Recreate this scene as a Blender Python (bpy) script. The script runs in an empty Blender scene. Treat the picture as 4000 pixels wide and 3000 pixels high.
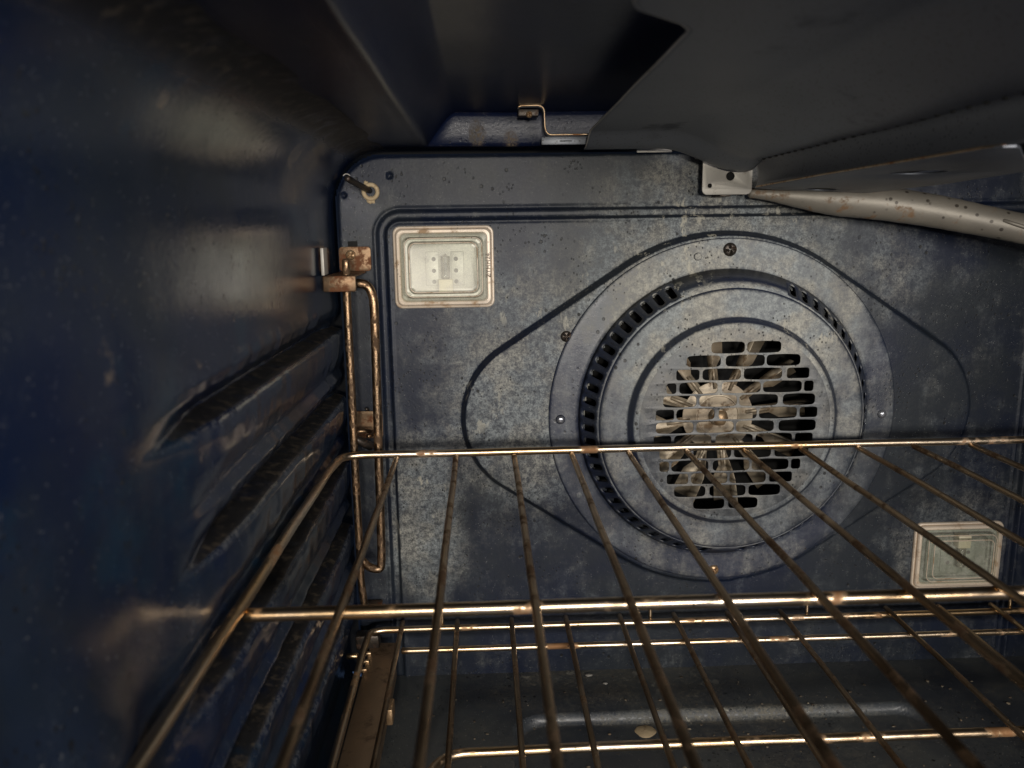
import bpy, bmesh, math, random
import numpy as np
from mathutils import Matrix, Vector, noise as mnoise
random.seed(7); rng = np.random.default_rng(7)
C = bpy.context.scene.collection
PI = math.pi

# ------------------------------------------------------------------ camera, world, lamps, exposure
sc = bpy.context.scene
cam = bpy.data.cameras.new('camera'); co = bpy.data.objects.new('camera', cam); C.objects.link(co)
R = ((0.99923389, -0.0365992, -0.01386113), (-0.02055113, -0.18928882, -0.98170637), (0.03330592, 0.98123914, -0.18989595))
co.matrix_world = Matrix([(R[0][i], -R[1][i], -R[2][i], 0) for i in range(3)] + [(0, 0, 0, 1)])
cam.sensor_width = 36; cam.lens = 3130.85 / 4000 * 36
cam.clip_start = 0.01; cam.clip_end = 50
cam.dof.use_dof = True; cam.dof.focus_distance = 0.60; cam.dof.aperture_fstop = 12.0
sc.camera = co

w = bpy.data.worlds.new('World'); sc.world = w; w.use_nodes = True
w.node_tree.nodes['Background'].inputs[0].default_value = (0.26, 0.42, 0.80, 1)
w.node_tree.nodes['Background'].inputs[1].default_value = 0.16

def lamp(name, loc, target, sx, sy, power, col):
    l = bpy.data.lights.new(name, 'AREA'); l.shape = 'RECTANGLE'; l.size = sx; l.size_y = sy; l.energy = power; l.color = col
    o = bpy.data.objects.new(name, l); C.objects.link(o); o.location = loc
    o.rotation_euler = (Vector(target) - Vector(loc)).to_track_quat('-Z', 'Y').to_euler()
    return o
lamp('kitchen_light', (0.58, -1.15, 0.10), (0.12, 0.6, -0.14), 0.60, 0.30, 20.0, (1.0, 0.95, 0.90))
lamp('highlight_lamp', (0.0, -0.55, 0.03), (0.16, 0.6, -0.13), 0.06, 0.06, 4.8, (1.0, 0.93, 0.82))  # added small concentrated lamp, gives the rods their highlight lines

vs = sc.view_settings; vs.view_transform = 'Standard'; vs.look = 'None'; vs.gamma = 1; vs.use_curve_mapping = False
vs.exposure = 0.0
sc.cycles.use_denoising = True
sc.cycles.max_bounces = 8; sc.cycles.transparent_max_bounces = 12
sc.cycles.sample_clamp_indirect = 4.0

# ------------------------------------------------------------------ helpers
def smooth(m, ang=None):
    for p in m.polygons: p.use_smooth = True
    if ang is not None:
        try: m.set_sharp_from_angle(angle=math.radians(ang))
        except Exception: pass

def mobj(name, verts, faces, mat, parent=None, sm=True, ang=40):
    m = bpy.data.meshes.new(name); m.from_pydata([tuple(v) for v in verts], [], [tuple(f) for f in faces]); m.validate()
    if sm: smooth(m, ang)
    m.materials.append(mat)
    o = bpy.data.objects.new(name, m); C.objects.link(o)
    if parent: o.parent = parent; o.matrix_parent_inverse = parent.matrix_world.inverted()
    return o

def bobj(name, bm, mat, parent=None, ang=40, sm=True):
    bmesh.ops.recalc_face_normals(bm, faces=bm.faces)
    m = bpy.data.meshes.new(name); bm.to_mesh(m); bm.free()
    if sm: smooth(m, ang)
    m.materials.append(mat)
    o = bpy.data.objects.new(name, m); C.objects.link(o)
    if parent: o.parent = parent; o.matrix_parent_inverse = parent.matrix_world.inverted()
    return o

def thing(name, label, cat, loc=(0, 0, 0), group=None):
    o = bpy.data.objects.new(name, None); C.objects.link(o); o.location = loc; o.empty_display_size = 0.01
    o['label'] = label; o['category'] = cat
    if group: o['group'] = group
    bpy.context.view_layer.update()
    return o
def tag(o, label, cat, group=None):
    o['label'] = label; o['category'] = cat
    if group: o['group'] = group
    return o
def struct(o): o['kind'] = 'structure'; return o

def fillet(pts, rad, n=6):
    P = [Vector(p) for p in pts]; out = [P[0]]
    for i in range(1, len(P) - 1):
        a, b, c = P[i-1], P[i], P[i+1]
        r = min(rad, (a-b).length * .48, (c-b).length * .48)
        p0 = b + (a-b).normalized() * r; p1 = b + (c-b).normalized() * r
        for k in range(n + 1):
            t = k / n; out.append(p0 * (1-t)**2 + b * 2*t*(1-t) + p1 * t*t)
    out.append(P[-1]); return out

def subdiv(P, step):
    out = [P[0]]
    for a, b in zip(P, P[1:]):
        n = max(1, int((b-a).length / step))
        for k in range(1, n + 1): out.append(a.lerp(b, k / n))
    return out

def tube(bm, pts, rad, seg=14, wob=0.0, seed=0, cap=True, step=0.006):
    P = subdiv([Vector(p) for p in pts], step)
    if wob:
        Q = []
        for i, p in enumerate(P):
            s = p * 14 + Vector((seed * 3.7, 0, 0))
            Q.append(p + Vector((mnoise.noise(s), mnoise.noise(s + Vector((9, 0, 0))), mnoise.noise(s + Vector((0, 7, 0))))) * wob)
        P = Q
    rings = []; up = None; L = len(P)
    for i, p in enumerate(P):
        d = ((P[min(i+1, L-1)] - P[max(i-1, 0)])).normalized()
        if up is None:
            up = d.orthogonal().normalized()
        up = (up - d * up.dot(d)).normalized(); sd = d.cross(up)
        r = rad(i / (L-1)) if callable(rad) else rad
        if wob: r *= 1 + .05 * mnoise.noise(p * 260)
        rings.append([bm.verts.new(p + (up * math.cos(a) + sd * math.sin(a)) * r) for a in [2*PI*k/seg for k in range(seg)]])
    for A, B in zip(rings, rings[1:]):
        for k in range(seg): bm.faces.new((A[k], A[(k+1) % seg], B[(k+1) % seg], B[k]))
    if cap:
        for ring, sgn, q in ((rings[0], -1, P[0]), (rings[-1], 1, P[-1])):
            r = (ring[0].co - q).length
            d = ((P[1]-P[0]) if sgn < 0 else (P[-1]-P[-2])).normalized() * sgn
            inner = [bm.verts.new(q + (v.co - q) * .6 + d * r * .35) for v in ring]
            for k in range(seg): bm.faces.new((ring[k], ring[(k+1) % seg], inner[(k+1) % seg], inner[k]))
            bm.faces.new(inner)

def tube_obj(name, pts, rad, mat, parent=None, **k):
    bm = bmesh.new(); tube(bm, pts, rad, **k); return bobj(name, bm, mat, parent, ang=60)

def box(bm, lo, hi, bev=0.0):
    r = bmesh.ops.create_cube(bm, size=1)
    for v in r['verts']:
        v.co = Vector([lo[i] + (v.co[i] + .5) * (hi[i]-lo[i]) for i in range(3)])
    if bev:
        es = set(e for v in r['verts'] for e in v.link_edges)
        bmesh.ops.bevel(bm, geom=list(es), offset=bev, segments=2, affect='EDGES', profile=.5)

def grid(name, xs, ys, f, mat, parent=None, keep=None):
    nx, ny = len(xs), len(ys)
    V = [f(x, y) for y in ys for x in xs]
    F = []
    for j in range(ny-1):
        for i in range(nx-1):
            if keep is None or keep((xs[i]+xs[i+1])/2, (ys[j]+ys[j+1])/2):
                a = j*nx+i; F.append((a, a+1, a+nx+1, a+nx))
    if keep:
        used = sorted(set(v for q in F for v in q)); mp = {u: k for k, u in enumerate(used)}
        V = [V[u] for u in used]; F = [tuple(mp[v] for v in q) for q in F]
    return mobj(name, V, F, mat, parent, ang=80)

def curve_plate(name, outer, holes, thick, mapf, mat, parent=None, bev=0.0, ang=40):
    """flat sheet with holes: 2D outlines filled, thickened, then mapped (u,v,h)->xyz"""
    cu = bpy.data.curves.new('c', 'CURVE'); cu.dimensions = '2D'; cu.fill_mode = 'BOTH'
    cu.extrude = thick / 2 - bev; cu.bevel_depth = bev; cu.bevel_resolution = 1
    for lp in [outer] + holes:
        s = cu.splines.new('POLY'); s.points.add(len(lp)-1); s.use_cyclic_u = True
        for k, (u, v) in enumerate(lp): s.points[k].co = (u, v, 0, 1)
    o = bpy.data.objects.new('c', cu); C.objects.link(o)
    dg = bpy.context.evaluated_depsgraph_get(); dg.update()
    m = bpy.data.meshes.new_from_object(o.evaluated_get(dg)); bpy.data.objects.remove(o); bpy.data.curves.remove(cu)
    bm = bmesh.new(); bm.from_mesh(m); bmesh.ops.remove_doubles(bm, verts=bm.verts, dist=1e-6)
    for v in bm.verts: v.co = Vector(mapf(v.co.x, v.co.y, v.co.z))
    bm.to_mesh(m); bm.free(); m.name = name; m.materials.clear(); m.materials.append(mat); smooth(m, ang)
    ob = bpy.data.objects.new(name, m); C.objects.link(ob)
    if parent: ob.parent = parent; ob.matrix_parent_inverse = parent.matrix_world.inverted()
    return ob

def rrect(x0, y0, x1, y1, r, n=6):
    out = []
    for cx, cy, a0 in ((x1-r, y1-r, 0), (x0+r, y1-r, 90), (x0+r, y0+r, 180), (x1-r, y0+r, 270)):
        for k in range(n+1):
            a = math.radians(a0 + 90*k/n); out.append((cx + r*math.cos(a), cy + r*math.sin(a)))
    return out
def circ(cx, cy, r, n=32): return [(cx + r*math.cos(2*PI*k/n), cy + r*math.sin(2*PI*k/n)) for k in range(n)]
def S(t): t = 0 if t < 0 else 1 if t > 1 else t; return t*t*(3-2*t)

# ------------------------------------------------------------------ materials
class NT:
    def __init__(s, name):
        s.m = bpy.data.materials.new(name); s.m.use_nodes = True; s.t = s.m.node_tree; s.n = s.t.nodes; s.l = s.t.links
        s.p = s.n['Principled BSDF']; s.out = s.n['Material Output']
        s.tc = s.n.new('ShaderNodeTexCoord'); s.co = s.tc.outputs['Object']
    def set(s, node, i, v):
        sock = node.inputs[i]
        if hasattr(v, 'is_output') or isinstance(v, bpy.types.NodeSocket): s.l.new(v, sock)
        else: sock.default_value = v
    def mp(s, scale=(1, 1, 1), loc=(0, 0, 0)):
        n = s.n.new('ShaderNodeMapping'); s.l.new(s.co, n.inputs[0]); n.inputs['Location'].default_value = loc; n.inputs['Scale'].default_value = scale
        return n.outputs[0]
    def noise(s, scale, det=4, rough=.55, co=None, dist=0):
        n = s.n.new('ShaderNodeTexNoise'); s.l.new(co or s.co, n.inputs['Vector'])
        n.inputs['Scale'].default_value = scale; n.inputs['Detail'].default_value = det; n.inputs['Roughness'].default_value = rough
        n.inputs['Distortion'].default_value = dist
        return n.outputs['Fac']
    def vor(s, scale, co=None, out='Distance', rnd=1):
        n = s.n.new('ShaderNodeTexVoronoi'); s.l.new(co or s.co, n.inputs['Vector']); n.inputs['Scale'].default_value = scale
        n.inputs['Randomness'].default_value = rnd
        return n.outputs[out]
    def ramp(s, v, a, b, lo=0.0, hi=1.0):
        n = s.n.new('ShaderNodeMapRange'); n.interpolation_type = 'SMOOTHSTEP'
        s.set(n, 0, v); n.inputs[1].default_value = a; n.inputs[2].default_value = b; n.inputs[3].default_value = lo; n.inputs[4].default_value = hi
        return n.outputs[0]
    def math(s, op, a, b=0.0):
        n = s.n.new('ShaderNodeMath'); n.operation = op; s.set(n, 0, a); s.set(n, 1, b); return n.outputs[0]
    def mix(s, f, a, b):
        n = s.n.new('ShaderNodeMix'); n.data_type = 'RGBA'
        s.set(n, 0, f)
        for i, v in ((6, a), (7, b)):
            if isinstance(v, tuple): n.inputs[i].default_value = (*v, 1)
            else: s.l.new(v, n.inputs[i])
        return n.outputs[2]
    def dist(s, p, scl=(1, 1, 1)):
        a = s.n.new('ShaderNodeVectorMath'); a.operation = 'SUBTRACT'; s.l.new(s.co, a.inputs[0]); a.inputs[1].default_value = p
        b = s.n.new('ShaderNodeVectorMath'); b.operation = 'MULTIPLY'; s.l.new(a.outputs[0], b.inputs[0]); b.inputs[1].default_value = scl
        c = s.n.new('ShaderNodeVectorMath'); c.operation = 'LENGTH'; s.l.new(b.outputs[0], c.inputs[0])
        return c.outputs['Value']
    def bump(s, h, st=.3, d=.001):
        n = s.n.new('ShaderNodeBump'); n.inputs['Strength'].default_value = st; n.inputs['Distance'].default_value = d
        s.l.new(h, n.inputs['Height']); s.l.new(n.outputs[0], s.p.inputs['Normal']); return n
    def base(s, c): s.set(s.p, 'Base Color', (*c, 1) if isinstance(c, tuple) else c)
    def rough(s, v): s.set(s.p, 'Roughness', v)
    def metal(s, v): s.set(s.p, 'Metallic', v)
def mx(*a):
    s, *v = a
    r = v[0]
    for x in v[1:]: r = s.math('MAXIMUM', r, x)
    return r

def enamel(name, zones=(), rough=.34, wav=0.0, amount=1.0, dark=(.009, .012, .027), grey=(.020, .023, .026), res=(.150, .138, .110),
           speck=1.0, pits=1.0, clean=.0, flat=False, bst=.35, ledge=False, spec=.55, gr=.12, gr2=.38):
    """blue-black speckled enamel; zones = list of (centre, axis scales, radius, strength) of baked-on pale deposit (on the floor ridge: a painted highlight)"""
    s = NT(name)
    big = s.noise(9, 5, .6)
    c = s.mix(s.ramp(big, .38, .62), dark, grey)
    grain = s.noise(900, 3, .7)
    streak = s.noise(1, 6, .65, co=s.mp((70, 70, 11)))
    cloud = s.noise(44, 9, .72)
    z = None
    for p, scl, r, st in zones:
        d = s.ramp(s.dist(p, scl), r, r * .15, 0, st)
        z = d if z is None else s.math('MAXIMUM', z, d)
    if z is None: z = s.math('ADD', clean, 0)
    else: z = s.math('MAXIMUM', z, clean)
    # deposit appears where zone + clouds + streaks exceed a threshold
    a = s.math('ADD', s.math('MULTIPLY', z, .62), s.math('ADD', s.math('MULTIPLY', cloud, .80), s.math('MULTIPLY', streak, .42)))
    a = s.math('SUBTRACT', a, .13)
    film = s.ramp(a, .50, 1.06)
    film = s.math('MULTIPLY', film, s.ramp(s.math('ADD', s.math('MULTIPLY', grain, .5), s.math('MULTIPLY', s.noise(430, 3, .7), .5)), .38, .60, gr, 1.0))
    film = s.math('MULTIPLY', film, s.ramp(s.noise(210, 5, .75), .36, .58, gr2, 1.0))
    film = s.math('MULTIPLY', film, amount)
    if flat:
        g = s.n.new('ShaderNodeNewGeometry'); sp = s.n.new('ShaderNodeSeparateXYZ'); s.l.new(g.outputs['Normal'], sp.inputs[0])
        film = s.math('MULTIPLY', film, s.ramp(s.math('ABSOLUTE', sp.outputs[1]), .72, .97, .03, 1.0))
    warm = s.mix(s.ramp(s.noise(40, 4), .4, .6), res, (res[0]*.80, res[1]*.88, res[2]*1.0))
    c = s.mix(film, c, warm)
    # pale crusts / drips
    cr = s.math('MULTIPLY', s.ramp(s.noise(110, 6, .7, co=s.mp((1, 1, .45), (3, 1, 2))), .565, .62), s.ramp(z, .35, .9))
    cr = s.math('MULTIPLY', cr, s.ramp(s.noise(17, 3), .48, .60))
    c = s.mix(s.math('MULTIPLY', cr, .8), c, (.42, .40, .33))
    # tiny bright flecks in the enamel
    fl = s.math('MULTIPLY', s.ramp(s.vor(620), .20, .10), s.ramp(s.noise(200, 2), .50, .62))
    c = s.mix(s.math('MULTIPLY', fl, .42 * speck), c, (.40, .40, .38))
    # burnt dark pits where the deposit is
    pn = s.noise(38, 4)
    pit = s.math('MULTIPLY', s.ramp(s.vor(330, co=s.mp((1, 1, .8))), .25, .15), s.ramp(pn, .50, .60))
    pit2 = s.math('MULTIPLY', s.ramp(s.vor(110, co=s.mp((1, 1, .9), (5, 2, 1))), .16, .10), s.ramp(s.noise(20, 3), .52, .6))
    pit = s.math('MULTIPLY', s.math('MAXIMUM', pit, pit2), pits)
    c = s.mix(s.math('MULTIPLY', pit, .9), c, (.008, .008, .008))
    if ledge:
        pg = s.n.new('ShaderNodeNewGeometry')
        chip = s.math('MULTIPLY', s.ramp(pg.outputs['Pointiness'], .515, .56), s.ramp(s.noise(240, 5, .75), .46, .60))
        c = s.mix(s.math('MULTIPLY', chip, .55), c, (.20, .20, .20))
        bl = s.math('MULTIPLY', s.ramp(s.noise(19, 4, .6, co=s.mp((1, 1, 1.6), (2, 5, 1))), .64, .70), s.ramp(s.noise(120, 4), .35, .6))
        c = s.mix(s.math('MULTIPLY', bl, .6), c, (.17, .13, .095))
        c = s.mix(s.ramp(s.noise(8, 4, .6), .50, .66, 0, .75), c, (.008, .012, .016))
        c = s.mix(s.ramp(s.noise(13, 6, .7, co=s.mp((1, 1, 1), (7, 1, 4))), .52, .68, 0, .7), c, (.007, .025, .048))
        g = s.n.new('ShaderNodeNewGeometry'); sp = s.n.new('ShaderNodeSeparateXYZ'); s.l.new(g.outputs['Normal'], sp.inputs[0])
        up = s.math('MULTIPLY', s.ramp(s.math('ABSOLUTE', sp.outputs[2]), .75, .93), s.ramp(s.noise(60, 5), .3, .5, .45, 1))
        c = s.mix(s.math('MULTIPLY', up, .9), c, s.mix(s.ramp(s.noise(170, 4, .7), .5, .68), (.010, .009, .008), (.07, .055, .038)))
        film = s.math('MAXIMUM', film, s.math('MULTIPLY', up, .8))
    s.base(c)
    s.rough(s.ramp(s.math('ADD', film, s.math('MULTIPLY', big, .15)), 0, .9, rough, .85))
    h = s.math('ADD', s.math('MULTIPLY', s.noise(420, 4, .6), .5), s.math('MULTIPLY', cr, .9))
    h = s.math('SUBTRACT', h, s.math('MULTIPLY', pit, 1.0))
    if wav: h = s.math('ADD', h, s.math('MULTIPLY', s.noise(16, 3, .5), wav))
    if ledge: s.rough(s.math('ADD', s.ramp(s.noise(11, 5, .65), .38, .62, rough, rough + .10), s.math('MULTIPLY', film, .5)))
    s.bump(h, bst, .0006)
    s.set(s.p, 'Specular IOR Level', spec)
    return s.m

def metal(name, col, col2, rust, rust_amt, rough=.3, scale=90, bump=.25, metallic=1.0, rustrough=.8, bd=.0004, spots=None):
    s = NT(name)
    n = s.noise(scale, 6, .65)
    c = s.mix(s.ramp(s.noise(scale * .3, 4), .35, .65), col, col2)
    rm = s.math('MULTIPLY', s.ramp(n, .62 - rust_amt * .3, .74 - rust_amt * .25), .9)
    c = s.mix(rm, c, rust)
    sp = s.ramp(s.vor(spots or scale * 6), .24 if spots else .2, .14 if spots else .1)
    sp = s.math('MULTIPLY', sp, s.ramp(s.noise(scale * .6, 3), .42 if spots else .5, .52 if spots else .6))
    c = s.mix(s.math('MULTIPLY', sp, .8), c, (.02, .014, .01))
    s.base(c); s.metal(s.ramp(rm, 0, 1, metallic, metallic * .72)); s.rough(s.ramp(s.math('ADD', rm, s.math('MULTIPLY', n, .3)), .1, 1.1, rough, rustrough))
    s.bump(s.math('SUBTRACT', s.noise(scale * 5, 4), s.math('MULTIPLY', rm, .6)), bump, bd)
    return s.m

FX, FZ = .181, -.142
M_back = enamel('enamel_back_wall', zones=[((.17, .6, -.05), (1.1, 0, 1.0), .17, 1.1), ((.035, .6, -.12), (.9, 0, .60), .10, .80),
                                            ((.16, .6, .030), (.8, 0, 2.0), .09, .85), ((-.05, .6, -.22), (1.5, 0, .7), .08, .8), ((.30, .6, -.03), (1, 0, 1), .07, .45), ((.10, .6, -.08), (1, 0, 1), .10, .95), ((.38, .6, -.25), (1, 0, 1), .09, .4)],
                rough=.44, spec=.28, clean=.10, amount=.85, gr=.30, gr2=.30, flat=True, dark=(.005,.009,.023), grey=(.014,.018,.024), res=(.37,.365,.325))
M_left = enamel('enamel_left_wall', zones=[((-.107, .3, -.14), (0, 1, .6), .10, .25)], rough=.13, spec=.36, wav=2.6, amount=.5, dark=(.004, .010, .033), grey=(.012, .018, .030), speck=.8, pits=1.0, clean=.08, bst=.25, ledge=True, res=(.11,.12,.13))
M_ceil = enamel('enamel_ceiling', zones=[((-.002, .588, .066), (1.6, .6, 1), .014, 1.0), ((.022, .588, .062), (1.6, .6, 1), .012, .8)], rough=.30, spec=.20, clean=-.3, wav=1.6, amount=.8, dark=(.004, .008, .028), grey=(.005, .008, .022), speck=.6, pits=.5, res=(.20, .15, .09))
M_floor = enamel('enamel_floor', zones=[((.17, .5385, -.36), (.8, 11, 0), .13, .95), ((.1, .59, -.36), (.6, 1.4, 1), .12, .7), ((.22, .5, -.36), (.6, 1, 1), .12, .45)], rough=.30, amount=1.0, dark=(.026, .031, .040), grey=(.050, .055, .057), speck=1.6, pits=1.0, clean=.20, spec=.4)  # first zone: ridge highlight painted in as pale worn deposit
M_cover = enamel('grey_enamel_fan_cover', zones=[((FX, .59, FZ + .07), (1, 0, 1), .16, 1.0), ((FX, .59, FZ), (1, 0, 1), .16, .75)], rough=.36, spec=.55, clean=.26, gr=.55, gr2=.5, dark=(.010, .015, .036), grey=(.020, .025, .036), res=(.40, .39, .34), pits=1.0, flat=True)
M_grille = enamel('dark_grey_grille_enamel', zones=[((FX, .59, FZ + .07), (1, 0, 1), .10, .8)], rough=.38, spec=.5, clean=.38, gr=.6, gr2=.6, dark=(.020, .024, .036), grey=(.034, .038, .044), res=(.40, .38, .33), flat=True)
M_black = NT('shade_black'); M_black.base((.003, .003, .003)); M_black.rough(.9); M_black = M_black.m  # near-black that stands in for the shade inside holes and gaps
M_rod = metal('warm_stained_steel', (.74, .61, .46), (.58, .40, .22), (.28, .14, .06), .30, rough=.28, scale=38, bump=.2)
M_wire = metal('browned_steel_wire', (.42, .31, .20), (.24, .16, .09), (.10, .055, .03), .40, rough=.34, scale=55, bump=.2)
M_brown = metal('heat_browned_bracket', (.19, .12, .07), (.11, .075, .045), (.16, .06, .025), .5, rough=.48, scale=140, metallic=.85)
M_guide = metal('heat_browned_rod', (.30, .195, .115), (.20, .14, .09), (.10, .06, .035), .45, rough=.34, scale=200, bump=.5)
M_glide = metal('brown_glide_steel', (.34, .23, .14), (.25, .175, .11), (.075, .045, .025), .3, rough=.5, scale=45, metallic=.7)
M_bracket = metal('bare_steel_bracket', (.42, .40, .36), (.37, .35, .31), (.30, .27, .22), .1, rough=.55, scale=160, metallic=.35, bd=.0002)
M_hood = metal('grey_hood_sheet', (.150, .160, .178), (.105, .115, .135), (.095, .10, .11), .08, spots=420, rough=.45, scale=14, metallic=.5, bump=.05)
M_edge = metal('rusty_cut_edge', (.55, .42, .28), (.45, .30, .17), (.30, .13, .05), .4, rough=.4, scale=150)
M_tube = metal('pale_burner_tube', (.22, .20, .165), (.17, .155, .13), (.17, .10, .05), .25, rough=.50, scale=70, metallic=.35, spots=150)
M_fan = metal('baked_fan_steel', (.40, .34, .25), (.27, .215, .15), (.13, .08, .04), .36, rough=.46, scale=90, metallic=.35)
M_screw = metal('dark_screw', (.07, .06, .052), (.05, .042, .035), (.07, .035, .02), .3, rough=.4, scale=300, metallic=.8)
M_rscrew = metal('brown_screw', (.42, .30, .18), (.34, .22, .12), (.25, .12, .05), .3, rough=.4, scale=300, metallic=.7)
M_ring = metal('beige_lamp_rim', (.66, .55, .43), (.55, .47, .38), (.34, .22, .12), .35, rough=.42, scale=60, metallic=.25, bd=.0002)
M_beige = metal('beige_grommet', (.50, .39, .24), (.38, .29, .17), (.25, .17, .09), .3, rough=.7, scale=200, metallic=0)
M_cer = NT('cream_ceramic'); M_cer.base((.52, .47, .34)); M_cer.rough(.5); M_cer = M_cer.m

def refl_mat(dirty=False):
    k = 1.5
    s = NT('lamp_reflector_metal'); g = s.noise(700, 3, .7)
    a, b = ((.56, .54, .48), (.46, .45, .41)) if not dirty else ((.36, .38, .33), (.26, .275, .24))
    c = s.mix(s.ramp(g, .35, .65), b, a)
    c = s.mix(s.ramp(s.noise(60, 5), .62, .72, 0, .5), c, (.12, .115, .10))
    s.base(c); s.rough(.5); s.metal(.25); s.bump(g, .2, .0002); return s.m
M_refl = refl_mat(); M_refl2 = refl_mat(True)
def glass_mat(name, tint, gl, rough):
    s = NT(name); s.n.remove(s.p)
    t = s.n.new('ShaderNodeBsdfTransparent'); t.inputs[0].default_value = (*tint, 1)
    g = s.n.new('ShaderNodeBsdfGlossy'); g.inputs[0].default_value = (1, .97, .92, 1); g.inputs['Roughness'].default_value = rough
    f = s.n.new('ShaderNodeFresnel'); f.inputs[0].default_value = 1.5
    a = s.math('ADD', s.math('MULTIPLY', f.outputs[0], 1.0), gl)
    d = s.n.new('ShaderNodeBsdfDiffuse'); d.inputs[0].default_value = (.50, .485, .42, 1)
    smr = s.ramp(s.noise(160, 6, .7), .40, .72, .12, .42)
    m0 = s.n.new('ShaderNodeMixShader'); s.l.new(smr, m0.inputs[0]); s.l.new(t.outputs[0], m0.inputs[1]); s.l.new(d.outputs[0], m0.inputs[2])
    m = s.n.new('ShaderNodeMixShader'); s.l.new(a, m.inputs[0]); s.l.new(m0.outputs[0], m.inputs[1]); s.l.new(g.outputs[0], m.inputs[2])
    s.l.new(m.outputs[0], s.out.inputs[0])
    return s.m
M_glass = glass_mat('lamp_cover_glass', (.93, .95, .90), .0, .30)
M_bulb = glass_mat('bulb_glass', (.85, .85, .82), .12, .06)

# ------------------------------------------------------------------ the setting: oven cavity walls
BY = .600
X0, X1, ZT, ZF = -.1065, .4573, .0545, -.357

def sd_rr(x, z, x0, z0, x1, z1, r):
    cx, cz = (x0+x1)/2, (z0+z1)/2; hx, hz = (x1-x0)/2 - r, (z1-z0)/2 - r
    dx, dz = abs(x-cx)-hx, abs(z-cz)-hz
    return math.hypot(max(dx, 0), max(dz, 0)) + min(max(dx, dz), 0) - r
def sd_cap(px, pz, r1, r2, h):           # uneven capsule along +px, big end at the origin
    px_, q = px, abs(pz); b = (r1-r2)/h; a = math.sqrt(1-b*b); k = -b*q + a*px_
    if k < 0: return math.hypot(q, px_) - r1
    if k > a*h: return math.hypot(q, px_-h) - r2
    return q*a + px_*b - r1
def sd_pear(x, z):
    dx, dz = x-.1805, z+.1425
    return min(sd_cap(dx, dz, .1375, .064, .132), sd_cap(-dx, dz, .1375, .064, .134))
def back_y(x, z):
    y = BY
    g = sd_rr(x, z, -.0738, -.60, .4243, .0108, .014)
    y += .0032 * S((.0040 - abs(g)) / .0022)
    y -= .0010 * math.exp(-((abs(g)-.0048)/.0009)**2)
    p = sd_pear(x, z)
    y -= .0075 * S((.0022 - p) / .0048)
    e = sd_rr(x, z, X0, -.60, X1, ZT, .036)
    y += .004 * S((e + .0030) / .0030)
    for hx, hz, r in ((-.0663, .0391, .0016), (-.0998, .0257, .0012)):
        if math.hypot(x-hx, z-hz) < r*1.3: y += .004
    return y
step = .00115
xs = np.arange(X0, X1 + step, step); zs = np.arange(ZF - .004, ZT + step, step)
wb = grid('wall_back', [float(a) for a in xs], [float(a) for a in zs], lambda x, z: (x, back_y(x, z), z), M_back,
          keep=lambda x, z: sd_rr(x, z, X0, -.60, X1, ZT, .036) < 0 and math.hypot(x-.181, z+.142) > .106)
struct(wb)

bm = bmesh.new(); box(bm, (-.135, .640, -.375), (.49, .644, .10)); struct(bobj('rear_casing', bm, M_black, ang=30))

def wall_profile(n_arc=16):
    """(x offset from -.1065, z, ledge weight) down the left wall"""
    P = []
    for k in range(n_arc + 1):
        a = PI/2 + PI/2 * k/n_arc
        P.append((-.0685 + .040*math.cos(a), .018 + .040*math.sin(a), 0.0))
    P += [(-.1085, z, 0.0) for z in (.010, .0, -.012, -.025, -.038, -.048)]
    for i, zt in enumerate((-.0700, -.1215, -.1735, -.2250, -.277)):
        P += [(-.1080, zt + .015, .2), (-.1105, zt + .009, .8), (-.1160, zt + .0035, 1), (-.1190, zt + .0012, 1), (-.1185, zt + .0006, 1),
              (-.1085, zt - .0012, 1), (-.1060, zt - .0022, 1), (-.1048, zt - .0042, 1), (-.1046, zt - .009, 1), (-.1056, zt - .018, 1), (-.1085, zt - .026, .8), (-.1115, zt - .031, .5)]
    P += [(-.113, -.315, 1), (-.116, -.330, .6), (-.116, -.345, .3), (-.112, -.3565, 0), (-.105, -.3600, 0)]
    return P
WP = wall_profile()
# densify profile
WPd = []
for a, b in zip(WP, WP[1:]):
    n = max(1, int(math.hypot(a[0]-b[0], a[1]-b[1]) / .0016))
    for k in range(n): t = k/n; WPd.append(tuple(a[i]*(1-t) + b[i]*t for i in range(3)))
WPd.append(WP[-1])
def wall_pt(y, i):
    x, z, wgt = WPd[i]
    if z < -.05 and z > -.31:
        # ledges fade out towards the front and just before the back corner
        led = round((-.070 - z) / .0515)
        a = S((y - (.245 + .014*math.sin(led*1.7))) / .085) * (1 - .35*S((y-.575)/.022))
        nb = mnoise.noise(Vector((y*60, z*40, 2.0))) * .0009 + mnoise.noise(Vector((y*110, z*60, 2.0))) * .0003
        x = -.1085*(1-a) + (x + nb)*a
    x += .0007 * mnoise.noise(Vector((y*11, z*11, 0))) + .0011 * mnoise.noise(Vector((y*5, z*5, 3))) * S((.55-y)/.2)
    x += .0125 * mnoise.noise(Vector((y*17, z*12, 8))) * S((.30-y)/.10) * S((-.03-z)/.07)
    x = x - .010 * S((.27-y)/.15)
    return (x, y, z)
ys = [.09 + (.603-.09) * k/230 for k in range(231)]
V = [wall_pt(y, i) for y in ys for i in range(len(WPd))]; n = len(WPd)
F = [(j*n+i, j*n+i+1, (j+1)*n+i+1, (j+1)*n+i) for j in range(230) for i in range(n-1)]
wl = struct(mobj('wall_left', V, F, M_left, ang=70))
# right wall, beyond the frame, mirrored plain
V = [(.351 - x + .0, y, z) if False else (.3508 - WPd[i][0] if WPd[i][2] else .3508 - WPd[i][0], y, WPd[i][1]) for y in (.09, .603) for i in range(n)]
F = [(i, i+1, n+i+1, n+i) for i in range(n-1)]
struct(mobj('wall_right', V, F, M_left))

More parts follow.
